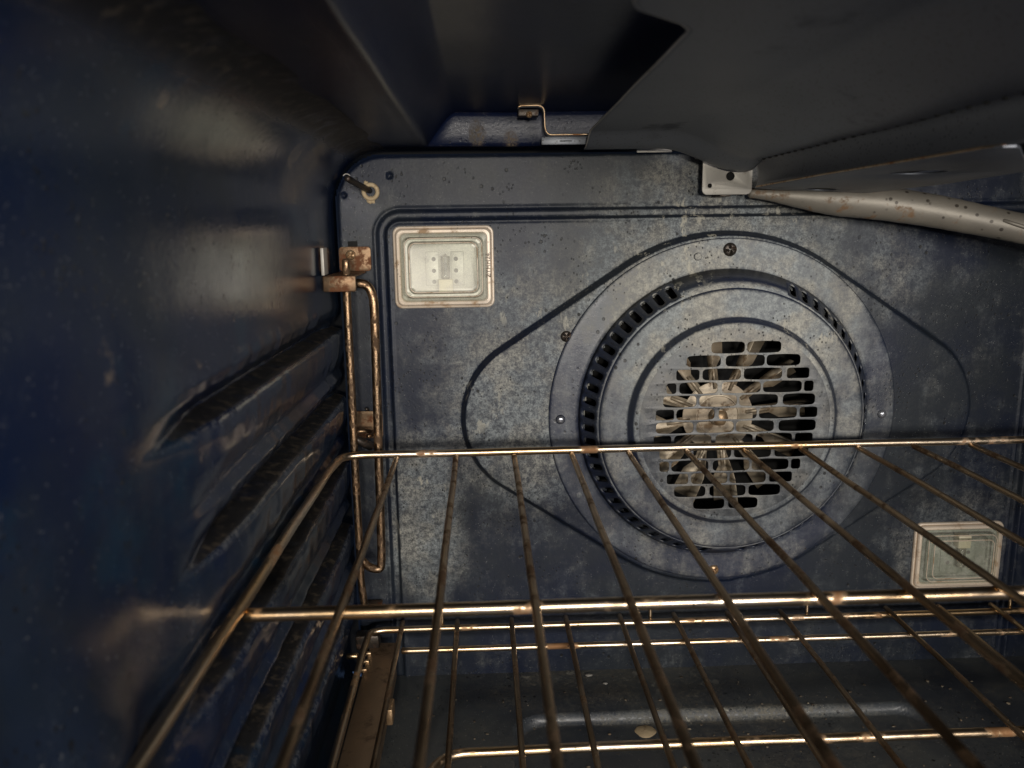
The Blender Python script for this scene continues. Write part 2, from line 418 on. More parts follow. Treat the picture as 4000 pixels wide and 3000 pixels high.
def ceil_z(x, y):
    a = S((x + .042) / .026) * S((.404 - x) / .014) * S((.591 - y) / .004)
    z = .0580 + .0225 * a
    z += .0012 * S((.600-y)/.004) * 0
    z -= .0020 * math.exp(-((x+.037)/.003)**2) * S((.592-y)/.01)
    z += .0006 * mnoise.noise(Vector((x*18, y*18, 5)))
    return z
cx = list(np.linspace(-.120, -.045, 12)) + list(np.linspace(-.044, -.014, 28)) + list(np.linspace(-.012, .4185, 110))
cy = list(np.linspace(.09, .57, 110)) + list(np.linspace(.572, .603, 42))
struct(grid('ceiling', [float(a) for a in cx], [float(a) for a in cy], lambda x, y: (x, y, ceil_z(x, y)), M_ceil))

def floor_z(x, y):
    d = sd_rr(x, y, .016, -.30, .325, .5400, .022)
    z = ZF - .0072 * S((.001 - d) / .0045)
    z += .0016 * math.exp(-((y-.5985)/.0016)**2) * 0
    z += .0006 * mnoise.noise(Vector((x*20, y*20, 1)))
    return z
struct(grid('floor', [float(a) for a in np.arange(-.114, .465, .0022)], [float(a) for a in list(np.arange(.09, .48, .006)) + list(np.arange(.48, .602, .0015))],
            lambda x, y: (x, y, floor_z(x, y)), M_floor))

# ------------------------------------------------------------------ screws (shared shape)
def screw_bm(r, h, depth_dir=-1, rot=.3, cross=True):
    """domed head with a cross recess, axis along y, base at y=0, head towards -y"""
    bm = bmesh.new(); seg = 36; prof = [(1, 0), (1, .35), (.93, .62), (.75, .85), (.5, .96), (.25, 1), (0.02, 1)]
    rings = []
    for pr, ph in prof:
        ring = []
        for k in range(seg):
            a = 2*PI*k/seg; x, z = r*pr*math.cos(a), r*pr*math.sin(a); hh = h*ph
            if cross and pr < .8:
                u = x*math.cos(rot)+z*math.sin(rot); v = -x*math.sin(rot)+z*math.cos(rot)
                m = min(abs(u), abs(v)) / r; q = max(abs(u), abs(v))/r
                if m < .13 and q < .62: hh -= h * 1.0 * (1 - q*.8)
            ring.append(bm.verts.new((x, -hh, z)))
        rings.append(ring)
    for A, B in zip(rings, rings[1:]):
        for k in range(seg): bm.faces.new((A[k], A[(k+1) % seg], B[(k+1) % seg], B[k]))
    bm.faces.new(rings[-1]); return bm
def screw(name, loc, r, h, mat, parent, rot=.3, cross=True):
    o = bobj(name, screw_bm(r, h, rot=rot, cross=cross), mat, None, ang=35)
    o.location = loc
    if parent:
        bpy.context.view_layer.update(); o.parent = parent; o.matrix_parent_inverse = parent.matrix_world.inverted()
    return o
def torus_bm(R_, r_, axis='y', a0=0, a1=2*PI, n=48, m=10, c=(0, 0, 0)):
    pts = []
    for k in range(n + 1):
        a = a0 + (a1-a0)*k/n; u, v = R_*math.cos(a), R_*math.sin(a)
        pts.append((c[0]+u, c[1], c[2]+v) if axis == 'y' else (c[0]+u, c[1]+v, c[2]))
    bm = bmesh.new(); tube(bm, pts, r_, seg=m, cap=(a1-a0) < 6.2, step=1); return bm

# ------------------------------------------------------------------ fan cover
PY = BY - .0075      # face of the raised pear-shaped panel
cover = thing('fan_cover', 'round grey slotted cover over the convection fan, screwed to the back wall', 'fan cover', (FX, PY, FZ))
def rev(name, prof, mat, parent, seg=144, closed=False, c=(FX, FZ), y0=PY):
    V = [(c[0] + r*math.cos(2*PI*k/seg), y0 - h, c[1] + r*math.sin(2*PI*k/seg)) for r, h in prof for k in range(seg)]
    F = [(j*seg+k, j*seg+(k+1) % seg, (j+1)*seg+(k+1) % seg, (j+1)*seg+k) for j in range(len(prof)-1) for k in range(seg)]
    return mobj(name, V, F, mat, parent, ang=50)
def dens(prof, st=.003):
    out = []
    for a, b in zip(prof, prof[1:]):
        n = max(1, int(math.hypot(a[0]-b[0], a[1]-b[1])/st))
        out += [(a[0]+(b[0]-a[0])*k/n, a[1]+(b[1]-a[1])*k/n) for k in range(n)]
    return out + [prof[-1]]
rev('flange', dens([(.1335, -.0002), (.1335, .0006), (.1328, .0013), (.1315, .0016), (.114, .0016), (.1118, .0019), (.1106, .0030)]), M_cover, cover)
# slotted side wall of the cover, built cell by cell
r0, h0, r1, h1 = .1106, .0030, .0985, .0225
NS = 64; V = []; F = []; NP = 24
def cone(a, t): r = r0 + (r1-r0)*t; return (FX + r*math.cos(a), PY - (h0 + (h1-h0)*t), FZ + r*math.sin(a))
for s_ in range(NS):
    a0 = 2*PI*s_/NS; da = 2*PI/NS; mid = math.degrees(a0 + da/2) % 360
    slot = (113 < mid < 262) or (mid < 68) or (mid > 278)
    if not slot:
        b = len(V); K = 4
        for t in (0, 1):
            for k in range(K+1): V.append(cone(a0 + da*k/K, t))
        F += [(b+k, b+k+1, b+K+1+k+1, b+K+1+k) for k in range(K)]
        continue
    b = len(V); out = []; inn = []
    for k in range(NP):
        th = 2*PI*k/NP + PI/NP*0
        cu, cv = math.cos(th), math.sin(th); mxx = max(abs(cu), abs(cv))
        out.append((.5 + .5*cu/mxx, .5 + .5*cv/mxx))
        # stadium hole, half width .20 (of cell), half height .34
        arc = (r0+r1)/2*da; W, H = .0026/arc, .0072/math.hypot(r0-r1, h1-h0)
        px, py = .0026*cu, 0.0
        hh = .0072 - .0026
        pv = .0026*cv + (hh if cv > 0 else -hh) * (1 if abs(cv) > .05 else 0)
        inn.append((.5 + px/arc, .5 + pv/math.hypot(r0-r1, h1-h0)))
    for u, v in out: V.append(cone(a0 + da*u, v))
    for u, v in inn: V.append(cone(a0 + da*u, v))
    F += [(b+k, b+(k+1) % NP, b+NP+(k+1) % NP, b+NP+k) for k in range(NP)]
sw = mobj('slotted_rim', V, F, M_cover, cover, ang=50)
bm = bmesh.new(); bm.from_mesh(sw.data); bmesh.ops.remove_doubles(bm, verts=bm.verts, dist=2e-5); bmesh.ops.recalc_face_normals(bm, faces=bm.faces)
bm.to_mesh(sw.data); bm.free(); smooth(sw.data, 50)
md = sw.modifiers.new('thickness', 'SOLIDIFY'); md.thickness = .0010; md.offset = 0
rev('raised_ring', dens([(.0985, .0225), (.0975, .0238), (.0960, .0245), (.0945, .0248), (.0790, .0248), (.0778, .0252), (.0766, .0268), (.0748, .0300), (.0730, .0310), (.0712, .0313), (.0698, .0313)]), M_cover, cover)
# grille plate with staggered barrel-shaped openings (millimetres from the fan centre)
def mmx(c_): return (c_ - 772) * .0924
rows = [(545, 800, 825, 1085), (360, 620, 665, 965, 985, 1245), (285, 460, 490, 785, 815, 1110, 1155, 1325), (215, 285, 315, 610, 650, 950, 975, 1275, 1300, 1368),
        (195, 450, 480, 770, 795, 1095, 1140, 1390), (143, 280, 305, 600, 640, 935, 960, 1255, 1283, 1418), (150, 440, 470, 760, 785, 1080, 1125, 1415),
        (137, 270, 300, 590, 630, 920, 948, 1235, 1265, 1400), (190, 430, 460, 755, 785, 1075, 1110, 1375), (195, 265, 290, 580, 622, 910, 935, 1225, 1252, 1320),
        (260, 425, 455, 740, 765, 1050, 1085, 1262), (325, 570, 610, 895, 925, 1175), (485, 730, 770, 1000)]
holes = []
for j, rw in enumerate(rows):
    zc = (6 - j) * 9.72 - 1.6
    sh = (j - 6) * -.35
    for a, b in zip(rw[::2], rw[1::2]):
        xa, xb = mmx(a) + sh - .4, mmx(b) + sh + .4; w2 = (xb-xa)/2; xm = (xa+xb)/2
        big = w2 > 10
        hc = 4.45 if big else 4.1; he = 3.85 if big else 3.95; r = 1.5
        pts = []
        r = 2.5 if big else 2.0; base = rrect(-w2, -he, w2, he, r, 5)
        # arch the long edges
        base2 = []
        for k, (u, v) in enumerate(base):
            base2.append((u, v)); nx = base[(k+1) % len(base)]
            if abs(nx[0]-u) > w2*.6:
                for q in range(1, 8): base2.append((u+(nx[0]-u)*q/8, v))
        for u, v in base2:
            f = 1 - (u/w2)**2 if big else 0
            vv = v + math.copysign(f*(hc-he), v) if abs(v) > he*.5 else v
            pts.append(((xm+u)*.001, (zc+vv)*.001))
        holes.append(pts)
curve_plate('grille_plate', circ(0, 0, .0702, 96), holes, .0008, lambda u, v, h: (FX + u, PY - .0310 + h, FZ + v), M_grille, cover, bev=.00012)
screw('cover_screw', (.1817, PY - .0014, -.0170), .0050, .0022, M_screw, cover, .2)['label'] = 'dark cross-head screw at the top of the flange'
screw('cover_screw', (.178, PY - .0014, -.2680), .0040, .0022, M_rscrew, cover, .9)['label'] = 'brown cross-head screw at the bottom of the flange'
for px, pz, r in ((.0565, -.1425, .0078), (.3045, -.1436, .0072)):
    rev('dimple', [(r, .0014), (r*.85, .0012), (r*.62, .0002), (r*.48, .0006), (r*.46, .0026), (r*.36, .0038), (r*.2, .0044), (.0001, .0046)], M_cover, cover, seg=32, c=(px, pz))
M_rivet = metal('dull_steel_rivet', (.40, .41, .44), (.30, .31, .34), (.2, .19, .18), .2, rough=.22, scale=200, metallic=.8)
for px, pz in ((.0565, -.1425), (.3045, -.1436)):
    rev('rivet', [(.0034, .0010), (.0034, .0026), (.0030, .0036), (.0020, .0044), (.0008, .0047), (.0001, .0047)], M_rivet, cover, seg=32, c=(px, pz))
rev('locating_stud', [(.0029, .0012), (.0029, .0024), (.0026, .0028), (.0001, .0030)], M_cover, cover, seg=32, c=(.158, -.0218))
# baked crusts on the cover and the panel, real bumps
def crust(name, pts, mat, parent, hgt=.0006):
    bm = bmesh.new()
    for x, y, z, r in pts:
        n = 10; cen = bm.verts.new((x, y-hgt, z)); ring = []
        for k in range(n):
            a = 2*PI*k/n; rr = r*(.7+.5*random.random()); ring.append(bm.verts.new((x+rr*math.cos(a), y+.0002, z+rr*math.sin(a))))
        mid = [bm.verts.new((x+(v.co.x-x)*.6, y-hgt*.8, z+(v.co.z-z)*.6)) for v in ring]
        for k in range(n):
            bm.faces.new((ring[k], ring[(k+1) % n], mid[(k+1) % n], mid[k])); bm.faces.new((mid[k], mid[(k+1) % n], cen))
    return bobj(name, bm, mat, parent, ang=80)

# ------------------------------------------------------------------ fan behind the grille
fan = thing('convection_fan', 'beige bladed fan wheel seen through the openings of the round grille', 'fan', (FX, PY - .004, FZ))
fy = PY - .0045; FCX, FCZ = FX - .001, FZ - .003; FD = .0135
bm = bmesh.new(); 
rev('hub_disc', [(r_, h_ - FD) for r_, h_ in [(.0275, .0040), (.0275, .0052), (.0178, .0052), (.0172, .0058), (.0162, .0058), (.0156, .0050), (.0072, .0050), (.0068, .0085), (.0060, .0095), (.0045, .0095)]], M_fan, fan, seg=64, c=(FCX, FCZ))
bm.free()
rev('shaft_nut', [(r_, h_ - FD) for r_, h_ in [(.0062, .0085), (.0062, .0125), (.0050, .0140), (.0030, .0150), (.0001, .0152)]], M_rscrew, fan, seg=6, c=(FCX, FCZ))
rev('fan_housing', [(.1080, -.0090), (.1080, -.034), (.0001, -.034)], M_black, fan, seg=64)
NB = 12
for k in range(NB):
    a = 2*PI*k/NB + .13; bm = bmesh.new()
    ca, sa = math.cos(a), math.sin(a)
    def P(r, t, h): return bm.verts.new((FCX + r*ca - t*sa, PY + FD - h, FCZ + r*sa + t*ca))
    # arm flat in the wheel plane, then a wide paddle whose one side folds up towards the viewer
    L = [(.020, -.0034, .0048), (.040, -.0030, .0048), (.0475, -.0080, .0050), (.068, -.0095, .0052)]
    Rr = [(.020, .0034, .0048), (.040, .0034, .0048), (.0475, .0036, .0050), (.068, .0038, .0052)]
    U = [(.030, .0036, .0052), (.040, .0038, .0170), (.0475, .0042, .0215), (.068, .0046, .0215)]
    lv = [P(*p) for p in L]; rv = [P(*p) for p in Rr]
    for i in range(3): bm.faces.new((lv[i], lv[i+1], rv[i+1], rv[i]))
    uv = [P(*p) for p in U]
    for i in range(3): bm.faces.new((rv[i] if i else rv[0], rv[i+1], uv[i+1], uv[i]))
    # pressed rib
    rb = [P(.022, -.0012, .0052), P(.040, -.0012, .0052), P(.040, .0, .0062), P(.022, .0, .0062), P(.040, .0012, .0052), P(.022, .0012, .0052)]
    bm.faces.new((rb[0], rb[1], rb[2], rb[3])); bm.faces.new((rb[3], rb[2], rb[4], rb[5]))
    o = bobj('blade', bm, M_fan, fan, ang=25)
    md = o.modifiers.new('t', 'SOLIDIFY'); md.thickness = .0008; md.offset = 0

# ------------------------------------------------------------------ oven lamps
def oven_lamp(x0, z0, x1, z1, flip, label, refl, txt):
    """rectangular glass lamp window; flip = bulb hangs from the top instead of standing"""
    cx_, cz_ = (x0+x1)/2, (z0+z1)/2; W, H = x1-x0, z1-z0; y = BY
    t = thing('oven_lamp', label, 'lamp', (cx_, y, cz_), 'rectangular oven lamps in the back wall')
    def loft(name, steps, mat, cap=False, par=t):
        n = 8*4 + 4; V = []
        for ins, h, rr in steps:
            lp = rrect(x0+ins, z0+ins, x1-ins, z1-ins, max(rr, .0005), 8)
            V += [(u, y - h, v) for u, v in lp]
        n = len(lp); F = [(j*n+k, j*n+(k+1) % n, (j+1)*n+(k+1) % n, (j+1)*n+k) for j in range(len(steps)-1) for k in range(n)]
        if cap: F.append(tuple(range((len(steps)-1)*n, len(steps)*n)))
        return mobj(name, V, F, mat, par, ang=28)
    loft('rim', [(0, -.001, .0055), (0, .0012, .0055), (.0006, .0020, .005), (.0014, .0022, .005), (.0019, .0016, .0048), (.0022, .0034, .0046), (.0030, .0042, .0044),
                 (.0046, .0044, .004), (.0054, .0038, .004), (.0058, .0022, .0038)], M_ring)
    # stepped glass
    g = loft('glass_cover', [(.0050, .0044, .004), (.0075, .0052, .005), (.0085, .0075, .0055), (.0094, .0080, .0055), (.0108, .0078, .0052), (.0116, .0098, .005), (.0128, .0104, .0048), (.0140, .0102, .0045)], M_glass, cap=True)
    # bright bead lines moulded into the glass
    for ins, h, rr, rad in ((.0088, .0080, .0055, .00035), (.0122, .0104, .005, .0004)):
        lp = rrect(x0+ins, z0+ins, x1-ins, z1-ins, rr, 8); bm = bmesh.new(); tube(bm, [(u, y-h, v) for u, v in lp] + [(lp[0][0], y-h, lp[0][1])], rad, seg=8, cap=False, step=1)
        bobj('moulded_bead', bm, M_ring, g, ang=80)
    # the pressed reflector tray behind the glass
    r = loft('reflector', [(.0056, .0022, .0038), (.0072, .0008, .004), (.0108, .0002, .005), (.0120, .0006, .0045), (.0130, .0012, .004)], refl, cap=True)
    sx = 1 if not flip else 1; zz = -1 if flip else 1
    # embossed vertical panels left and right of the bulb
    for dx in (-.0088, .0098):
        bm = bmesh.new(); box(bm, (cx_+dx-.0048, y-.0019, cz_-.0135), (cx_+dx+.0048, y-.0010, cz_+.0115), .0006); bobj('embossed_panel', bm, refl, r)
    bm = bmesh.new()
    for dx in (-.0075, .0088):
        for dz in (.006, -.0025, -.0105):
            r_ = .0016; q = [bm.verts.new((cx_+dx+r_*math.cos(a), y-.00205, cz_+dz*zz+r_*math.sin(a))) for a in [2*PI*k/12 for k in range(12)]]; bm.faces.new(q)
    s = NT('reflector_hole'); s.base((.10, .095, .085)); s.rough(.8)
    bobj('vent_hole_row', bm, s.m, r)
    # capsule bulb and ceramic socket
    bx = cx_ + .0012
    b = tube_obj('bulb', fillet([(bx, y-.0048, cz_ - .0075*zz), (bx, y-.0048, cz_ + .0080*zz), (bx+.0001, y-.0048, cz_+.0095*zz)], .001), lambda t_: .0034 if t_ < .86 else .0034*max(.25, 1-(t_-.86)*6.0), M_bulb, t, seg=20, step=.0008)
    tube_obj('filament', [(bx-.0012, y-.0048, cz_-.006*zz), (bx-.0012, y-.0048, cz_+.003*zz), (bx+.0012, y-.0048, cz_+.003*zz), (bx+.0012, y-.0048, cz_-.006*zz)], .0004, M_screw, b, seg=8)
    bm = bmesh.new(); lo, hi = sorted((cz_ - .0190*zz, cz_ - .0085*zz)); box(bm, (bx-.0052, y-.0085, lo), (bx+.0052, y-.0015, hi), .0006); bobj('socket', bm, M_cer, t)
    if txt:
        cu = bpy.data.curves.new('marking', 'FONT'); cu.body = txt; cu.size = .0048; cu.align_x = 'CENTER'; cu.extrude = .00008
        o = bpy.data.objects.new('marking', cu); C.objects.link(o); dg = bpy.context.evaluated_depsgraph_get(); dg.update()
        m = bpy.data.meshes.new_from_object(o.evaluated_get(dg)); bpy.data.objects.remove(o)
        for v in m.vertices:
            a, b_ = v.co.x, v.co.y      # rotate to read upwards along the right-hand side of the glass
            v.co = (x1 - .0042 + -b_*1.0 + .0015, y - .0058 - v.co.z, cz_ + a + .001)
        m.materials.append(M_screw); o = bpy.data.objects.new('moulded_marking', m); C.objects.link(o); o.parent = g
        bpy.context.view_layer.update(); o.matrix_parent_inverse = g.matrix_world.inverted()
    return t
oven_lamp(-.0655, -.0570, .0083, .0030, False, 'clean milky rectangular lamp window in a beige rim, upper left of the back wall', M_refl, 'ZYHH24')
oven_lamp(.3430, -.2930, .4160, -.2365, True, 'murkier rectangular lamp window low on the right, behind the rack wires', M_refl2, None)

# ------------------------------------------------------------------ small screws and studs in the back wall
tag(screw('wall_screw', (.0612, PY, -.0793), .0042, .0018, M_screw, None, .8), 'small dark screw tucked against the left edge of the round fan cover', 'screw')
tag(screw('wall_stud', (.0708, PY, -.2032), .0034, .0018, M_cover, None, 0, False), 'small round stud below left of the fan cover edge', 'stud')
tag(screw('wall_stud', (.2510, PY, -.2522), .0024, .0016, M_screw, None, 0, False), 'tiny dark stud at the lower right edge of the fan cover', 'stud')

# ------------------------------------------------------------------ racks
def rack_upper():
    t = thing('oven_rack', 'upper chromed wire rack with heat-browned wires, nearest the camera', 'rack', (.17, .33, -.155), 'wire oven racks')
    zb = -.1545
    left = [(-.108, .12, zb-.001), (-.1055, .22, zb), (-.1045, .335, zb), (-.1045, .41, zb), (-.1040, .468, zb), (-.1030, .505, zb+.0015), (-.0995, .535, zb+.002), (-.0885, .5395, zb+.002), (-.06, .5400, zb+.002)]
    right = [(.20, .5402, zb+.002), (.438, .5402, zb+.002), (.450, .527, zb+.001), (.453, .50, zb), (.453, .12, zb)]
    tube_obj('outer_frame', fillet(left + right, .010), .00265, M_rod, t, seg=18, wob=.0004, step=.004)
    tube_obj('cross_bar', [(-.1035, .3185, zb-.0045), (.45, .3185, zb-.0045)], .00290, M_rod, t, seg=18, wob=.0003, seed=2, step=.004)
    for k in range(12):
        x = -.0620 + .04045*k + random.uniform(-.0006, .0006)
        tube_obj('wire', [(x, .5375, zb-.0002), (x + .0002, .33, zb+.0002), (x + random.uniform(-.0008, .0008), .12, zb)], .00190, M_wire, t, seg=12, wob=.0005, seed=k+3, step=.005)
    return t
rack_upper()
def rack_lower():
    t = thing('oven_rack', 'lower wire rack in the shadow near the oven floor, below the browned upper rack', 'rack', (.17, .35, -.300), 'wire oven racks')
    zb = -.3030
    left = [(-.093, .12, zb), (-.0930, .40, zb), (-.0935, .545, zb), (-.0930, .572, zb), (-.0850, .5755, zb), (-.06, .5755, zb)]
    right = [(.30, .5755, zb), (.445, .5755, zb), (.455, .560, zb), (.455, .12, zb)]
    tube_obj('outer_frame', fillet(left + right, .008), .00250, M_rod, t, seg=16, wob=.0003, seed=5, step=.005)
    tube_obj('cross_bar', [(-.0650, .5440, zb-.0005), (.45, .5440, zb-.0005)], .00225, M_rod, t, seg=16, wob=.0003, seed=6, step=.005)
    for k in range(13):
        x = -.0682 + .04255*k
        tube_obj('wire', [(x, .5815, -.3000), (x, .35, -.3000), (x, .12, -.3002)], .00195, M_wire, t, seg=12, wob=.0003, seed=k+30, step=.006)
    for x in (-.0373, .1257, .2501, .4141):
        tube_obj('stop_post', [(x, .5785, zb), (x, .5800, zb+.0150)], .0014, M_rod, t, seg=10, step=.004)
    tube_obj('front_support_bar', fillet([(-.046, .385, -.322), (-.041, .412, -.3125), (-.028, .4345, -.3110), (.10, .4365, -.3110), (.46, .4365, -.3110)], .02, 10), .0030, M_rod, t, seg=18, wob=.0003, seed=8, step=.004)
    return t
rack_lower()
# glide rail under the lower rack
t = thing('rack_glide', 'long dull brown sliding rail beneath the left side of the lower rack', 'rail', (-.083, .35, -.316))
bm = bmesh.new(); box(bm, (-.0935, .12, -.3180), (-.0738, .580, -.3160), .0006); bobj('rail_top', bm, M_glide, t)
bm = bmesh.new(); box(bm, (-.0752, .12, -.3420), (-.0738, .575, -.3182), .0004); bobj('rail_side', bm, M_glide, t)
bm = bmesh.new()
for k in range(4): box(bm, (-.0970, .5400 + .0115*k, -.3180), (-.0910, .5430 + .0115*k, -.3150), .0006)
bobj('rail_teeth', bm, M_rod, t)
bm = bmesh.new(); box(bm, (-.104, .572, -.3180), (-.086, .5835, -.3060), .0015); bobj('end_stop', bm, M_screw, t)
tube_obj('rivet', [(-.100, .556, -.313), (-.1075, .556, -.313)], .0022, M_rod, t)
bm = bmesh.new(); box(bm, (-.0736, .505, -.338), (-.0690, .520, -.326), .001); bobj('catch', bm, M_rscrew, t)

# ------------------------------------------------------------------ rod guide on the left with its brackets
t = thing('rod_guide', 'bent brown steel rod pair hanging on rusty brackets left of the lamp', 'guide rod', (-.09, .56, -.04))
tube_obj('straight_rod', [(-.0918, .548, -.0190), (-.0926, .550, -.045), (-.0936, .552, -.150), (-.0940, .553, -.252), (-.0925, .555, -.275)], .0027, M_guide, t, seg=16, wob=.0003, seed=41, step=.003)
tube_obj('bent_rod', fillet([(-.0905, .560, -.0352), (-.0800, .560, -.0360), (-.0762, .560, -.0450), (-.0760, .560, -.060), (-.0775, .560, -.150), (-.0790, .560, -.2350), (-.0800, .560, -.2465), (-.0875, .558, -.2440), (-.0935, .555, -.2360)], .006), .0031, M_guide, t, seg=16, wob=.0003, seed=42, step=.003)
br = curve_plate('upper_bracket', rrect(-.1045, -.0285, -.0819, -.0114, .0022), [], .0016, lambda u, v, h: (u, .5965 + h, v), M_brown, t, bev=.0003)
screw('bracket_screw', (-.0961, .5955, -.0170), .0036, .0020, M_rscrew, br, .7)
bm = bmesh.new(); box(bm, (-.0985, .5992, -.0115), (-.0915, .6003, -.0072), .0005); bobj('slot_shade', bm, M_black, br)
bm = bmesh.new(); box(bm, (-.1048, .5405, -.0302), (-.0855, .596, -.0288), .0005); bobj('bracket_shelf', bm, M_brown, t)
bm = bmesh.new(); box(bm, (-.1063, .5375, -.0395), (-.0843, .5402, -.0288), .0012); bobj('bracket_lip', bm, M_brown, t)
bm = bmesh.new(); box(bm, (-.1068, .540, -.0286), (-.1054, .556, -.0105), .0006); box(bm, (-.1068, .5382, -.0286), (-.1046, .5398, -.0105), .0005); bobj('upright_tab', bm, M_bracket, t)
lb = curve_plate('lower_bracket', rrect(-.1030, -.1551, -.0790, -.1345, .0022), [], .0016, lambda u, v, h: (u, .5975 + h, v), M_brown, t, bev=.0003)
bm = torus_bm(.0085, .0016, 'z', -.9, 2.6, c=(-.0900, .5655, -.1440)); bobj('clamp_ring', bm, M_guide, t, ang=80)
tube_obj('brace', [(-.0950, .556, -.1440), (-.0830, .563, -.1530)], .0030, M_screw, t)
tube_obj('locating_pin', [(-.0895, .598, -.1330), (-.0895, .5900, -.1310)], .0012, M_screw, t)
bm = bmesh.new(); box(bm, (-.0980, .580, -.2900), (-.0850, .597, -.2880), .0006); bobj('foot_plate', bm, M_brown, t)

# temperature probe
t = thing('temperature_probe', 'short dark probe rod leaving a beige grommet in the upper left corner', 'probe', (-.0805, .6, .0287))
tube_obj('probe_rod', [(-.0805, .602, .0285), (-.0868, .578, .0325), (-.0900, .560, .0350)], .0022, M_screw, t, seg=16)
bm = torus_bm(.0050, .0016, 'y', c=(-.0800, .5985, .0278)); bobj('grommet', bm, M_beige, t, ang=80)
crust_pts = [(-.0795, .5992, .0222, .0026), (-.0812, .5992, .0215, .0022), (-.0788, .5992, .0210, .0018), (-.0830, .5992, .0340, .0018)]
crust('sealant', crust_pts, M_beige, t, .0010)
bm = torus_bm(.0026, .0004, 'y', .6, 2.6, c=(-.0902, .5585, .0352)); bobj('end_cap_edge', bm, M_bracket, t, ang=80)

# ------------------------------------------------------------------ broiler hood under the ceiling
hood = thing('broiler_hood', 'large dull grey sheet metal hood hanging under the oven ceiling on the right', 'broiler hood', (.13, .4, .06))
def hood_left(y):
    if y > .27: return .0672 + (.0708-.0672)*(y-.27)/(.2865)
    if y > .236: return .0672 - .0225 * S((.27-y)/.034) * .9 - .004*(.27-y)/.034
    return .0431 - .25*(.236-y)*.3 if y > .2 else .0404
def hood_z(x, y):
    z = .0612
    z -= .0185 * S((x - .122) / .056)
    z -= .0082 * S((y - .528) / .032) * (1 - .35*S((x-.12)/.05))
    z += .0016 * mnoise.noise(Vector((x*14, y*10, 4))) * S((.5-y)/.1)
    return z
HX = 64; hys = [.13 + (.5650-.13)*k/150 for k in range(151)]
V = []
for y in hys:
    xl = hood_left(y)
    for i in range(HX+1):
        x = xl + (.184-xl)*i/HX; V.append((x, y, hood_z(x, y)))
F = [(j*(HX+1)+i, j*(HX+1)+i+1, (j+1)*(HX+1)+i+1, (j+1)*(HX+1)+i) for j in range(150) for i in range(HX)]
o = mobj('main_sheet', V, F, M_hood, hood, ang=60); md = o.modifiers.new('t', 'SOLIDIFY'); md.thickness = .0010; md.offset = 0
# channel to the right of the crease, ends in a rounded lip
prof = [(.1838, .0431), (.1852, .0448), (.1872, .0455), (.1892, .0445), (.1908, .0415), (.1917, .0370), (.1918, .0325), (.1910, .0290), (.1900, .0272)]
V = [(x, y, z - (.0012*S((y-.53)/.03))) for y in hys for x, z in prof]; n = len(prof)
F = [(j*n+i, j*n+i+1, (j+1)*n+i+1, (j+1)*n+i) for j in range(150) for i in range(n-1)]
o = mobj('burner_channel', V, F, M_hood, hood, ang=60); md = o.modifiers.new('t', 'SOLIDIFY'); md.thickness = .0009; md.offset = 0
bm = bmesh.new()
for k in range(34):
    y = .20 + .0105*k
    r = bmesh.ops.create_uvsphere(bm, u_segments=10, v_segments=6, radius=.0013)
    for v in r['verts']: v.co = Vector((v.co.x*.8 + .1815, v.co.y*1.3 + y, v.co.z*.5 + .0419))
bobj('port_row_shade', bm, M_black, hood)
outer = [(.1895, .5640), (.1880, .45), (.1868, .33)] + [(.1862, .302), (.1885, .2935), (.1925, .2925), (.1965, .2965)] + [(.2345, .350), (.287, .425), (.2875, .500), (.268, .558), (.240, .572), (.205, .570)]
curve_plate('lower_flange', outer, [circ(.2300, .4270, .0140, 32), circ(.2290, .5480, .0100, 28)], .0010, lambda u, v, h: (u, v, .0268 + h - .0010*S((v-.5)/.06) - .0042*S((v-.40)/.17)*max(0, min(1, (u-.19)/.075))), M_hood, hood, bev=.0002)
bm = bmesh.new(); tube(bm, fillet([(.1892, .560, .0263), (.1878, .45, .0272), (.1866, .33, .0272), (.1862, .300, .0272), (.1905, .2920, .0272), (.2345, .350, .0272), (.2600, .3865, .0272)], .004), .00055, seg=8)
bobj('flange_edge', bm, M_edge, hood, ang=80)
bm = bmesh.new(); box(bm, (.1950, .300, .0330), (.285, .566, .0345)); bobj('flange_hole_shade', bm, M_black, hood)  # added black sheet, paints the shade seen through the flange holes
bm = bmesh.new(); tube(bm, [(hood_left(y), y, hood_z(hood_left(y), y)) for y in hys[::3]], .00055, seg=8); bobj('lit_sheet_edge', bm, M_bracket, hood, ang=80)  # pale rim paints the light caught along the sheet's left edge
# clip at the rear left
clip = [(.0256, .0790), (.0268, .0800), (.0394, .0802), (.0420, .0790), (.0429, .0765), (.0431, .0670), (.0440, .0632), (.0462, .0614), (.0727, .0614)]
P3 = fillet([(x, 0, z) for x, z in clip], .002, 4); V = []; 
for p in P3: V += [(p.x, .5695, p.z), (p.x, .5560, p.z)]
F = [(2*i, 2*i+1, 2*i+3, 2*i+2) for i in range(len(P3)-1)]
o = mobj('mounting_clip', V, F, M_hood, hood); md = o.modifiers.new('t', 'SOLIDIFY'); md.thickness = .0009; md.offset = 0
bm = bmesh.new(); tube(bm, [(p.x, .5556, p.z) for p in P3], .00055, seg=8, step=.002); bobj('clip_edge', bm, M_edge, hood, ang=80)
bm = bmesh.new(); box(bm, (.0256, .5600, .0740), (.0395, .5690, .0785), .0008); bobj('clip_foot', bm, M_screw, hood)
screw('clip_bolt', (.0330, .5600, .0750), .0022, .0020, M_rscrew, hood, .2)
V = []; xs_ = np.linspace(.0415, .1300, 40)
bm = bmesh.new(); box(bm, (.0415, .5640, .0558), (.0760, .5655, .0612), .0004); bobj('rear_tab', bm, M_hood, hood)
bm = bmesh.new(); box(bm, (.0540, .5632, .0578), (.0620, .5639, .0584), 0); bobj('rear_tab_slit_shade', bm, M_black, hood)
